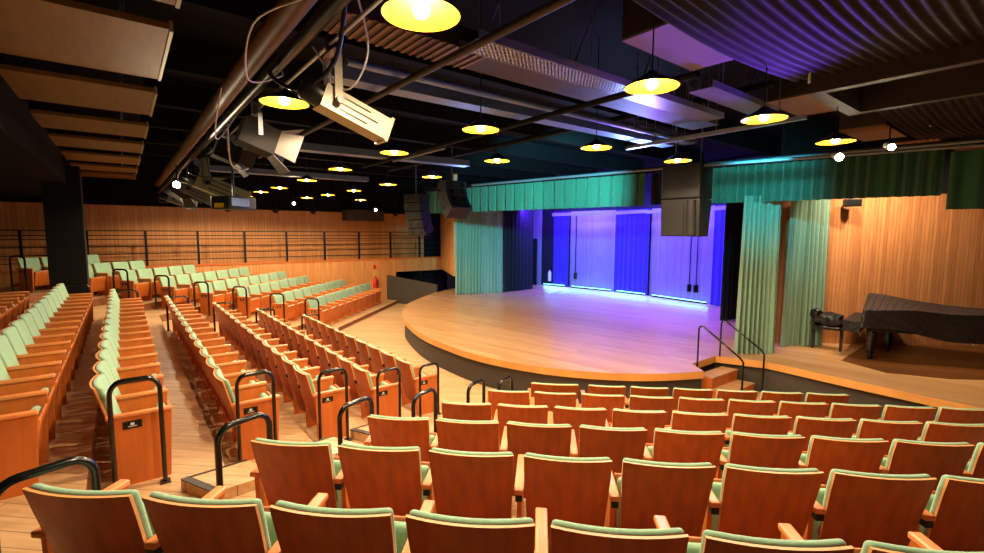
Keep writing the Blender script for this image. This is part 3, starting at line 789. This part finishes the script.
# ------------------------------------------------------------------ theatre fixtures on the black pipe
def fix_root(v, label, z=4.12, du=0):
    return tag(empty('stage_spotlight', G(1.06+du, v)+(z,), 51.6), label, 'stage light', 'theatre spotlights on the black pipe')
def profile_spot(v, label, tilt=16, sc=1, drop=.36, body=None, swing=0, du=0):
    o = fix_root(v, label, du=du); body = body or M['beige']
    # local y points towards the stage; z down the yoke
    MB().box(-.03,.03,-.04,.04,-.07,.05).build('clamp', M['black'], o)
    y = MB(); y.box(-.13,-.12,-.03,.03,-drop,-.07); y.box(.12,.13,-.03,.03,-drop,-.07); y.box(-.13,.13,-.03,.03,-.08,-.07)
    y.build('yoke', body, o)
    a = RD(tilt); c = (0,0,-drop)
    def T(yy, zz=0): return (0, yy*cos(a)+zz*sin(a), -drop-yy*sin(a)+zz*cos(a))
    MB().tube([T(-.27),T(-.24),T(-.10)], [.05,.085,.09], 16).build('lamp_housing', M['black'], o)
    b = MB(); axd = (0,cos(a),-sin(a)); upd = (0,sin(a),cos(a))
    b.obox(T(.17), (1,0,0), axd, upd, .095, .28, .09)
    br = b.build('barrel', body, o)
    for zz in (-.05,.0,.05):
        q = MB(); 
        for sx in (-1,1): q.obox((sx*.096, T(.15,zz)[1], T(.15,zz)[2]), (1,0,0), axd, upd, .003, .20 if zz == 0 else .12, .006)
        q.build('slot', M['black'], br)
    MB().obox(T(.46), (1,0,0), axd, upd, .105, .012, .105).build('lens_frame', body, o)
    MB().obox(T(.474), (1,0,0), axd, upd, .085, .003, .085).build('lens', M['lens'], o)
    for sx in (-1,1): MB().tube([(sx*.13,0,-drop),(sx*.17,0,-drop)], .03, 10).build('knob', M['black'], o)
    o.scale = (sc,sc,sc); o.rotation_euler = (0,0,-RD(51.6+swing)); return o
def barn_spot(v, label, tilt=25, sc=1, drop=.30, body=None, swing=0, du=0):
    o = fix_root(v, label, du=du); body = body or M['matte']
    MB().box(-.03,.03,-.04,.04,-.07,.05).build('clamp', M['steel'], o)
    y = MB(); y.box(-.17,-.16,-.02,.02,-drop,-.07); y.box(.16,.17,-.02,.02,-drop,-.07); y.box(-.17,.17,-.02,.02,-.08,-.07); y.build('yoke', M['steel'], o)
    a = RD(tilt); axd = (0,cos(a),-sin(a)); upd = (0,sin(a),cos(a))
    def T(yy, zz=0, xx=0): return (xx, yy*cos(a)+zz*sin(a), -drop-yy*sin(a)+zz*cos(a))
    b = MB(); b.obox(T(0), (1,0,0), axd, upd, .15, .17, .13); b.obox(T(-.05,.14), (1,0,0), axd, upd, .11, .10, .02); b.build('housing', body, o)
    MB().obox(T(.175), (1,0,0), axd, upd, .13, .006, .11).build('lens', M['lens'], o)
    for (sx, sz) in ((-1,0),(1,0),(0,1),(0,-1)):
        f = MB()
        if sx: 
            q = [T(.17,-.11,sx*.15),T(.17,.11,sx*.15),T(.36,.15,sx*.27),T(.36,-.15,sx*.27)]
        else:
            q = [T(.17,sz*.13,-.13),T(.17,sz*.13,.13),T(.36,sz*.24,.19),T(.36,sz*.24,-.19)]
        d = (.004,0,0) if sx else (0,.001,.004)
        f.add(q+[tuple(p[i]+d[i] for i in range(3)) for p in q], [(0,1,2,3),(7,6,5,4),(0,4,5,1),(1,5,6,2),(2,6,7,3),(3,7,4,0)])
        f.build('barn_door', M['flap'], o)
    o.scale = (sc,sc,sc); o.rotation_euler = (0,0,-RD(51.6+swing)); return o
M['flap'] = mat('barn_door_grey', srgb(66,60,55), .55)
profile_spot(3.08, 'beige profile spotlight with slotted barrel on a long yoke, topmost fixture', 20, .82, .46, du=.06)
barn_spot(5.1, 'black spotlight with barn door flaps, next behind the beige profile spotlight', 20, .95, du=.03)
barn_spot(6.6, 'black spotlight with pale barn doors, second behind the beige one', 20, .8)
profile_spot(8.5, 'grey green profile spotlight in the fixture cluster', 22, 1.3, body=mat('greengrey', srgb(110,116,96), .5))
barn_spot(9.6, 'dark spotlight with flaps in the fixture cluster, before the control box', 30, 1.0, swing=-20)
profile_spot(10.8, 'dark profile spotlight in the fixture cluster, far half', 30, 1.1, body=M['steel'], swing=10)
barn_spot(12.0, 'small dark spotlight with flaps far along the pipe', 35, 1.0, swing=-30)
barn_spot(13.2, 'small dark spotlight with flaps, last but one along the pipe', 30, 1.0, swing=25)
profile_spot(14.4, 'dim profile spotlight, last along the pipe', 20, 1.1, body=M['steel'])
# control box with yellow label and pale screen
p = G(1.28,7.6)
o = empty('projector', (p[0],p[1],3.22), 20); tag(o, 'grey projector box with yellow label and pale blue side hanging under the pipe', 'projector')
o.scale = (.78,.78,.78)
MB().rbox((-.22,-.3,0),(.22,.3,.24),.02,2).build('casing', M['speaker'], o)
MB().box(-.12,.10,-.306,-.299,.03,.11).build('yellow_label', M['yellow'], o)
MB().box(.215,.27,-.28,.1,.06,.2).build('lens_plate', M['duct'], o)
MB().tube([(0,0,.24),(0,0,1.14)], .02, 8).build('hanger', M['black'], o)
# cables looping round the pipe
def cable(pts, label, m, r=.006):
    o = MB().tube(catm3(pts), r, 6).build('looped_cable', m); tag(o, label, 'cable', 'loose cables around the fixtures')
def catm3(P, n=6):
    out = []
    for i in range(len(P)-1):
        p0 = P[max(i-1,0)]; p1 = P[i]; p2 = P[i+1]; p3 = P[min(i+2,len(P)-1)]
        for j in range(n):
            t = j/n
            out.append(tuple(.5*((2*p1[k])+(-p0[k]+p2[k])*t+(2*p0[k]-5*p1[k]+4*p2[k]-p3[k])*t*t+(-p0[k]+3*p1[k]-3*p2[k]+p3[k])*t**3) for k in range(3)))
    out.append(P[-1]); return out
def g3(u, v, z): return G(u,v)+(z,)
cable([g3(0.92,3.0,4.3),g3(0.72,3.35,4.22),g3(0.77,3.8,4.0),g3(1.02,3.9,4.1),g3(1.06,4.1,4.22)], 'thin white cable looping below the brown duct', M['white'])
cable([g3(1.07,2.6,4.3),g3(1.22,2.75,4.0),g3(1.17,3.0,3.82),g3(1.07,3.3,4.15)], 'thin white safety cable beside the beige spotlight', M['white'])
cable([g3(1.07,2.7,4.25),g3(1.07,2.9,3.95),g3(0.92,3.1,3.8),g3(0.82,3.4,3.95),g3(1.02,3.8,4.2)], 'thick black cable drooping by the beige spotlight', M['black'], .014)
cable([g3(0.77,4.9,4.2),g3(.75,5.2,3.9),g3(0.82,5.5,3.85),g3(1.02,5.6,4.15)], 'thin white cable hanging between the two barn door spotlights', M['white'])
for i in range(9):
    v = 6.2+i*1.0; r_ = random.Random(i)
    cable([g3(1.02,v,4.2),g3(.85+r_.uniform(-.2,.3),v+.2,3.9-r_.uniform(0,.25)),g3(1.35+r_.uniform(-.2,.2),v+.5,3.75),g3(1.07,v+.8,4.15)],
          'cable loop among the far fixtures, %s away from the projector side' % ORD[i], M['white'] if i % 3 == 0 else M['black'], .008)
# speaker-like black box and small spheres hanging at the bulkhead
for i, u in enumerate((3.0,4.6,6.0,9.6)):
    p = G(u, VW+.55); o = empty('wall_spot', (p[0],p[1],3.72)); tag(o, 'round black fixture on the bulkhead over the gallery, %s from the column side' % ORD[i], 'fixture', 'round black fixtures over the gallery')
    MB().lathe([(0,-.12),(.07,-.1),(.11,-.03),(.11,.04),(.07,.1),(0,.12)], 14).build('housing', M['black'], o)
    MB().tube([(0,0,.1),(0,0,.5)], .012, 6).build('stem', M['black'], o)
p = G(8.0, VW+.35); o = tag(MB().box(-.3,.3,-.8,.8,-.22,.22).build('hung_box', M['ductdark']), 'brown box hanging at the bulkhead over the gallery', 'box'); o.location = (p[0],p[1],3.6); o.rotation_euler = (0,0,-RD(51.6))

# ------------------------------------------------------------------ loudspeakers
def cabinet(name, parent, w_, d_, h_, z):
    b = MB(); b.rbox((-w_/2,-d_/2,z),(w_/2,d_/2,z+h_),.015,2); c = b.build('cabinet', M['speaker'], parent); return c
o = empty('line_speaker', (3.55,8.6,2.86), 222); tag(o, 'large dark stacked loudspeaker hanging in front of the purple stage', 'loudspeaker')
o.scale = (1.13,1.13,1.13)
b = MB().rbox((-.30,-.30,.60),(.30,.28,1.14),.012,2).build('upper_cabinet', M['speaker'], o)
MB().box(-.28,.28,.281,.292,.62,1.12).build('grille', M['speakerfront'], b)
b = MB(); b.add([(-.30,-.18,0),(.30,-.18,0),(.30,.24,.0),(-.30,.24,0),(-.30,-.30,.585),(.30,-.30,.585),(.30,.28,.585),(-.30,.28,.585)], [(3,2,1,0),(4,5,6,7),(0,1,5,4),(1,2,6,5),(2,3,7,6),(3,0,4,7)])
b = b.build('lower_cabinet', M['speaker'], o)
g = MB(); g.add([(-.06,.246,.02),(.28,.246,.02),(.28,.286,.57),(-.06,.286,.57),(-.06,.256,.02),(.28,.256,.02),(.28,.296,.57),(-.06,.296,.57)], [(0,1,2,3),(7,6,5,4),(0,4,5,1),(1,5,6,2),(2,6,7,3),(3,7,4,0)]); g.build('grille', M['speakerfront'], b)
g = MB(); g.tube([(-.18,.25,.02),(-.18,.29,.57)], .07, 14); g.build('horn', M['speakerfront'], b)
for sx in (-.2,.2): MB().tube([(sx,0,1.12),(sx,0,2.3)], .012, 6).build('hanging_chain', M['steel'], o)
def array(x, y, z, az, label, n=4, curve=10, front=None):
    o = empty('line_array', (x,y,z), az); tag(o, label, 'loudspeaker', 'curved line array loudspeakers')
    ang = 0; cy, cz = 0, 0
    for i in range(n):
        a = RD(-i*curve)
        dirv = (0, sin(a), -cos(a)); 
        c = (0, cy+dirv[1]*.12, cz+dirv[2]*.12)
        fwd = (0, cos(a), sin(a))
        m = MB(); m.obox(c, (1,0,0), fwd, (0,-dirv[1],-dirv[2]), .33, .2, .115)
        cb = m.build('cabinet', M['speaker'], o)
        m = MB(); cf = tuple(c[k]+fwd[k]*.204 for k in range(3)); m.obox(cf, (1,0,0), fwd, (0,-dirv[1],-dirv[2]), .31, .006, .10); m.build('grille', front or M['speakerfront'], cb)
        for sx in (-.17,.17):
            m = MB(); cc = tuple(cf[k]+fwd[k]*.008 for k in range(3)); m.obox((cc[0]+sx,cc[1],cc[2]), (1,0,0), fwd, (0,-dirv[1],-dirv[2]), .06, .006, .06); m.build('driver', M['black'], cb)
        cy += dirv[1]*.24; cz += dirv[2]*.24
    MB().tube([(0,0,-.02),(0,0,1.3)], .02, 6).build('hanging_chain', M['steel'], o)
array(-1.08,12.6,4.28,140,'curved line array loudspeaker with blue lit front, next to the valance',4,-14, mat('grille_blue', srgb(32,36,52), .6))
array(-2.3,14.2,4.05,215,'dark line array loudspeaker hanging before the gallery railing',5,6)
# small dark monitor under the valance by the side wall
o = empty('monitor_speaker', (7.55,9.85,3.58), 200); o.scale = (.7,.7,.7); tag(o, 'small black speaker fixed high on the wooden side wall under the valance', 'loudspeaker')
MB().rbox((-.2,-.14,-.12),(.2,.14,.1),.02,2).build('cabinet', M['speaker'], o)
MB().box(-.18,.18,.141,.15,-.1,.08).build('grille', M['black'], o)
MB().tube([(0,-.1,.05),(0,-.35,.3)], .02, 6).build('bracket', M['black'], o)

# ------------------------------------------------------------------ piano and bench
po = empty('grand_piano', (8.2,8.8,ZS+.012)); tag(po, 'grand piano under a quilted black cover on the side stage', 'piano')
OL = [(7.12,8.82),(7.6,8.62),(8.4,8.36),(9.3,8.06),(10.0,7.95),(10.4,8.2),(10.45,8.65),(10.0,9.0),(9.3,9.3),(8.7,9.75),(8.15,9.88)]
OLs = catmull(OL+[OL[0]], 5)[:-1]
def lz(x, y):      # cover rises over the music desk at the keyboard end
    d = ((x-8.02)**2+(y-9.62)**2)**.5
    e_ = max(0, 1-d/1.3)
    return 1.47-ZS+.20*e_*e_*(3-2*e_)+.015*sin(x*5)
b = MB(); cx, cy = 8.7, 8.8; K = len(OLs); vs = []; fs = []
R_ = 6
for r in range(R_+1):
    f = r/R_
    for (x, y) in OLs:
        X, Y = cx+(x-cx)*f, cy+(y-cy)*f; vs.append((X-8.2, Y-8.8, lz(X,Y)))
for r in range(R_):
    for k in range(K): fs.append((r*K+k, (r+1)*K+k, (r+1)*K+(k+1)%K, r*K+(k+1)%K))
b.add(vs, fs, 0, True)
b.build('cover_top', M['quilt'], po)
b = MB(); vs = []
for j in range(5):
    t = j/4
    for k, (x, y) in enumerate(OLs):
        zb = .62 if x < 7.7 else .62-.17*min(1,(x-7.7)/.6)
        o_ = .025*t*sin(k*1.3)+.03*t
        L = math.hypot(x-cx, y-cy); X, Y = x+(x-cx)/L*o_, y+(y-cy)/L*o_
        zt_ = lz(x,y); vs.append((X-8.2, Y-8.8, zt_+(zb-zt_)*t))
b.add(vs, [(j*K+k, (j+1)*K+k, (j+1)*K+(k+1)%K, j*K+(k+1)%K) for j in range(4) for k in range(K)], 0, True)
b.build('cover_skirt', M['quilt'], po)
b = MB(); b.prism([(x-8.2+(cx-x)*.06, y-8.8+(cy-y)*.06) for x, y in OLs], .55, .9); b.build('case', M['piano'], po)
b = MB(); b.prism([(6.98-8.2,9.12-8.8),(7.12-8.2,8.86-8.8),(8.12-8.2,9.86-8.8),(7.95-8.2,10.05-8.8)], .50, .71); b.build('keyboard_cover', M['quilt'], po)
for (x, y) in ((7.35,8.85),(8.2,9.45),(9.9,8.4)):
    b = MB(); b.lathe([(.0,0),(.035,0),(.05,.05),(.04,.09),(.055,.12),(.07,.2),(.075,.5),(.09,.56),(0,.56)], 12, (x-8.2,y-8.8,0)); b.build('leg', M['piano'], po)
b = MB(); b.box(8.75-8.2,8.83-8.2,8.28-8.8,8.285-8.8,.40,.47); b.box(8.77-8.2,8.81-8.2,8.285-8.8,8.34-8.8,.40,.60); b.build('care_label', M['white'], po)
for (bx_, by_, lab, az) in ((7.12,9.70,'black piano bench with a dark cloth heaped on it','a'),):
    o = empty('piano_bench', (bx_,by_,ZS), 40); tag(o, 'black piano bench on turned legs beside the covered piano', 'bench')
    MB().rbox((-.27,-.18,.42),(.27,.18,.50),.02,2).build('seat', M['piano'], o)
    for sx in (-1,1):
        for sy in (-1,1): MB().box(sx*.24-.022,sx*.24+.022,sy*.15-.022,sy*.15+.022,0,.42).build('leg', M['piano'], o)
b = MB()
def lump(x, y, z):
    return (x*(1+.12*sin(z*30)), y+.03*sin(x*25), z+.03*sin(x*17+y*13))
b.rbox((-.27,-.19,0),(.27,.19,.25),.09,3,lump); o = b.build('folded_cloth', mat('dark_cloth', srgb(14,14,18), .5, noise=.3, scale=20, bump=.5)); o.location = (7.12,9.70,ZS+.50); o.rotation_euler = (0,0,-RD(40)); tag(o, 'dark shiny cloth heaped on the piano bench', 'cloth')
b = MB().tube([(-.02,0,.0),(-.03,.01,.05),(-.03,.02,.13),(0,.03,.17)], [.10,.13,.11,.03], 14); o = b.build('bag', M['piano']); o.location = (6.95,9.77,ZS+.66); tag(o, 'black rounded bag standing on the cloth on the piano bench', 'bag')

# ------------------------------------------------------------------ stage and accent lights
import mathutils
def area(loc_, rot_to, sx, sy, P, col, name='lamp_light'):
    ld = bpy.data.lights.new(name,'AREA'); ld.shape = 'RECTANGLE'; ld.size = sx; ld.size_y = sy; ld.energy = P; ld.color = col
    l = bpy.data.objects.new(name, ld); C.objects.link(l); l.location = loc_
    import mathutils
    d = mathutils.Vector(rot_to)-mathutils.Vector(loc_); l.rotation_euler = d.to_track_quat('-Z','Y').to_euler(); return l
def spotl(loc_, to, P, col, size, blend=.5, r=.08):
    import mathutils
    ld = bpy.data.lights.new('wash_light','SPOT'); ld.energy = P; ld.color = col; ld.spot_size = RD(size); ld.spot_blend = blend; ld.shadow_soft_size = r
    l = bpy.data.objects.new('wash_light', ld); C.objects.link(l); l.location = loc_
    d = mathutils.Vector(to)-mathutils.Vector(loc_); l.rotation_euler = d.to_track_quat('-Z','Y').to_euler(); return l
PUR = (.10,.10,1); BLU = (.08,.02,1)
def strip(i, s0, s1, d, z, aim_z, P, col, name='wash_light', h=.12, aim_d=0):
    """lighting batten parallel to segment i of the stage back wall"""
    p, q = on_wall(i, s0, d), on_wall(i, s1, d); m_ = on_wall(i, (s0+s1)/2, aim_d)
    ld = bpy.data.lights.new(name,'AREA'); ld.shape = 'RECTANGLE'; ld.size = math.hypot(q[0]-p[0],q[1]-p[1]); ld.size_y = h; ld.energy = P; ld.color = col
    l = bpy.data.objects.new(name, ld); C.objects.link(l)
    c = mathutils.Vector(((p[0]+q[0])/2,(p[1]+q[1])/2,z)); l.location = c
    zz = -(mathutils.Vector((m_[0],m_[1],aim_z))-c).normalized(); xx = mathutils.Vector((q[0]-p[0],q[1]-p[1],0)).normalized(); yy = zz.cross(xx).normalized(); xx = yy.cross(zz)
    l.matrix_world = mathutils.Matrix(((xx.x,yy.x,zz.x,c.x),(xx.y,yy.y,zz.y,c.y),(xx.z,yy.z,zz.z,c.z),(0,0,0,1)))
    return l
for i in (1,3):
    strip(i, .0, 1, .75, 4.25, 2.0, 95, PUR)
    strip(i, .0, 1, 2.4, 4.5, 1.2, 190, PUR)
    strip(i, .1, .9, .5, 3.4, 3.5, 1.2, (1,.5,.4), h=.05)
for i, s0, s1 in ((0,.7,1),(2,0,1),(4,0,.6)):
    strip(i, s0, s1, 1.0, 4.25, 1.8, 40, BLU)
    strip(i, s0, s1, 2.6, 3.9, 1.8, 130, BLU)
for i, s0, s1 in ((0,.6,1),(1,0,1),(2,0,1),(3,0,1)):      # cyan wash at the foot of the wall, from the floor battens
    strip(i, s0, s1, .30, ZS+.16, ZS, 8.0, (.14,.5,1), 'batten_light', .04, .42)
# purple wash on the boards
spotl((3.4,15.5,4.7), (4.4,15.9,.5), 1000, (.11,.05,1), 85, .9)
spotl((5.0,13.0,4.7), (5.6,13.2,.5), 1000, (.14,.05,1), 80, .9)
spotl((4.4,11.2,4.4), (4.6,11.0,.5), 200, (.35,.08,1), 75, .9)
# blue-green front light on the valance
spotl((1.5,7.9,3.9), (1.7,12.4,3.9), 1900, (.13,.75,1), 60, .7)
spotl((.9,10.2,3.9), (.5,13.4,3.8), 220, (.12,.85,.95), 50, .8)
spotl((3.9,6.9,4.15), (5.1,9.2,3.8), 300, (.06,.75,1), 60, .9)
# warm spots washing the side stage
spotl((6.95,8.9,4.42), (8.8,10.2,1.6), 190, (1,.80,.58), 130, .9)
spotl((7.75,8.9,4.5), (9.6,9.6,.8), 250, (1,.80,.58), 140, .9)
# added purple spots without fixtures, tinting the hung box, drape and flat duct
spotl((3.6,5.6,3.75), (1.9,4.1,4.65), 170, (.20,.05,1), 75, .9)
spotl((2.4,7.4,3.7), (1.6,5.6,4.45), 45, (.30,.05,1), 80, .9)
# soft blue spots added to stand for stage light bounced onto beams and trays
spotl((2.9,9.6,3.7), (1.4,5.8,4.5), 260, (.25,.42,1), 90, .9, .3)
spotl((-.6,12.0,3.6), (-2.6,9.0,4.4), 120, (.25,.42,1), 100, .9, .3)

# ------------------------------------------------------------------ world, camera, view
wd = bpy.data.worlds.new('dim'); bpy.context.scene.world = wd; wd.use_nodes = True
wd.node_tree.nodes['Background'].inputs[0].default_value = (.05,.04,.05,1); wd.node_tree.nodes['Background'].inputs[1].default_value = .1
cd = bpy.data.cameras.new('camera'); cam = bpy.data.objects.new('camera', cd); C.objects.link(cam)
cd.sensor_width = 36; cd.lens = 464.7/984*36; cd.clip_start = .05
import mathutils
cam.location = (0,0,H)
cam.rotation_euler = (mathutils.Matrix.Rotation(pi/2-.0942, 3, 'X') @ mathutils.Matrix.Rotation(.005, 3, 'Z')).to_euler()
sc = bpy.context.scene; sc.camera = cam
sc.view_settings.view_transform = 'Standard'; sc.view_settings.look = 'None'; sc.view_settings.gamma = 1; sc.view_settings.exposure = .8
sc.cycles.max_bounces = 6; sc.cycles.diffuse_bounces = 3; sc.cycles.sample_clamp_indirect = 4
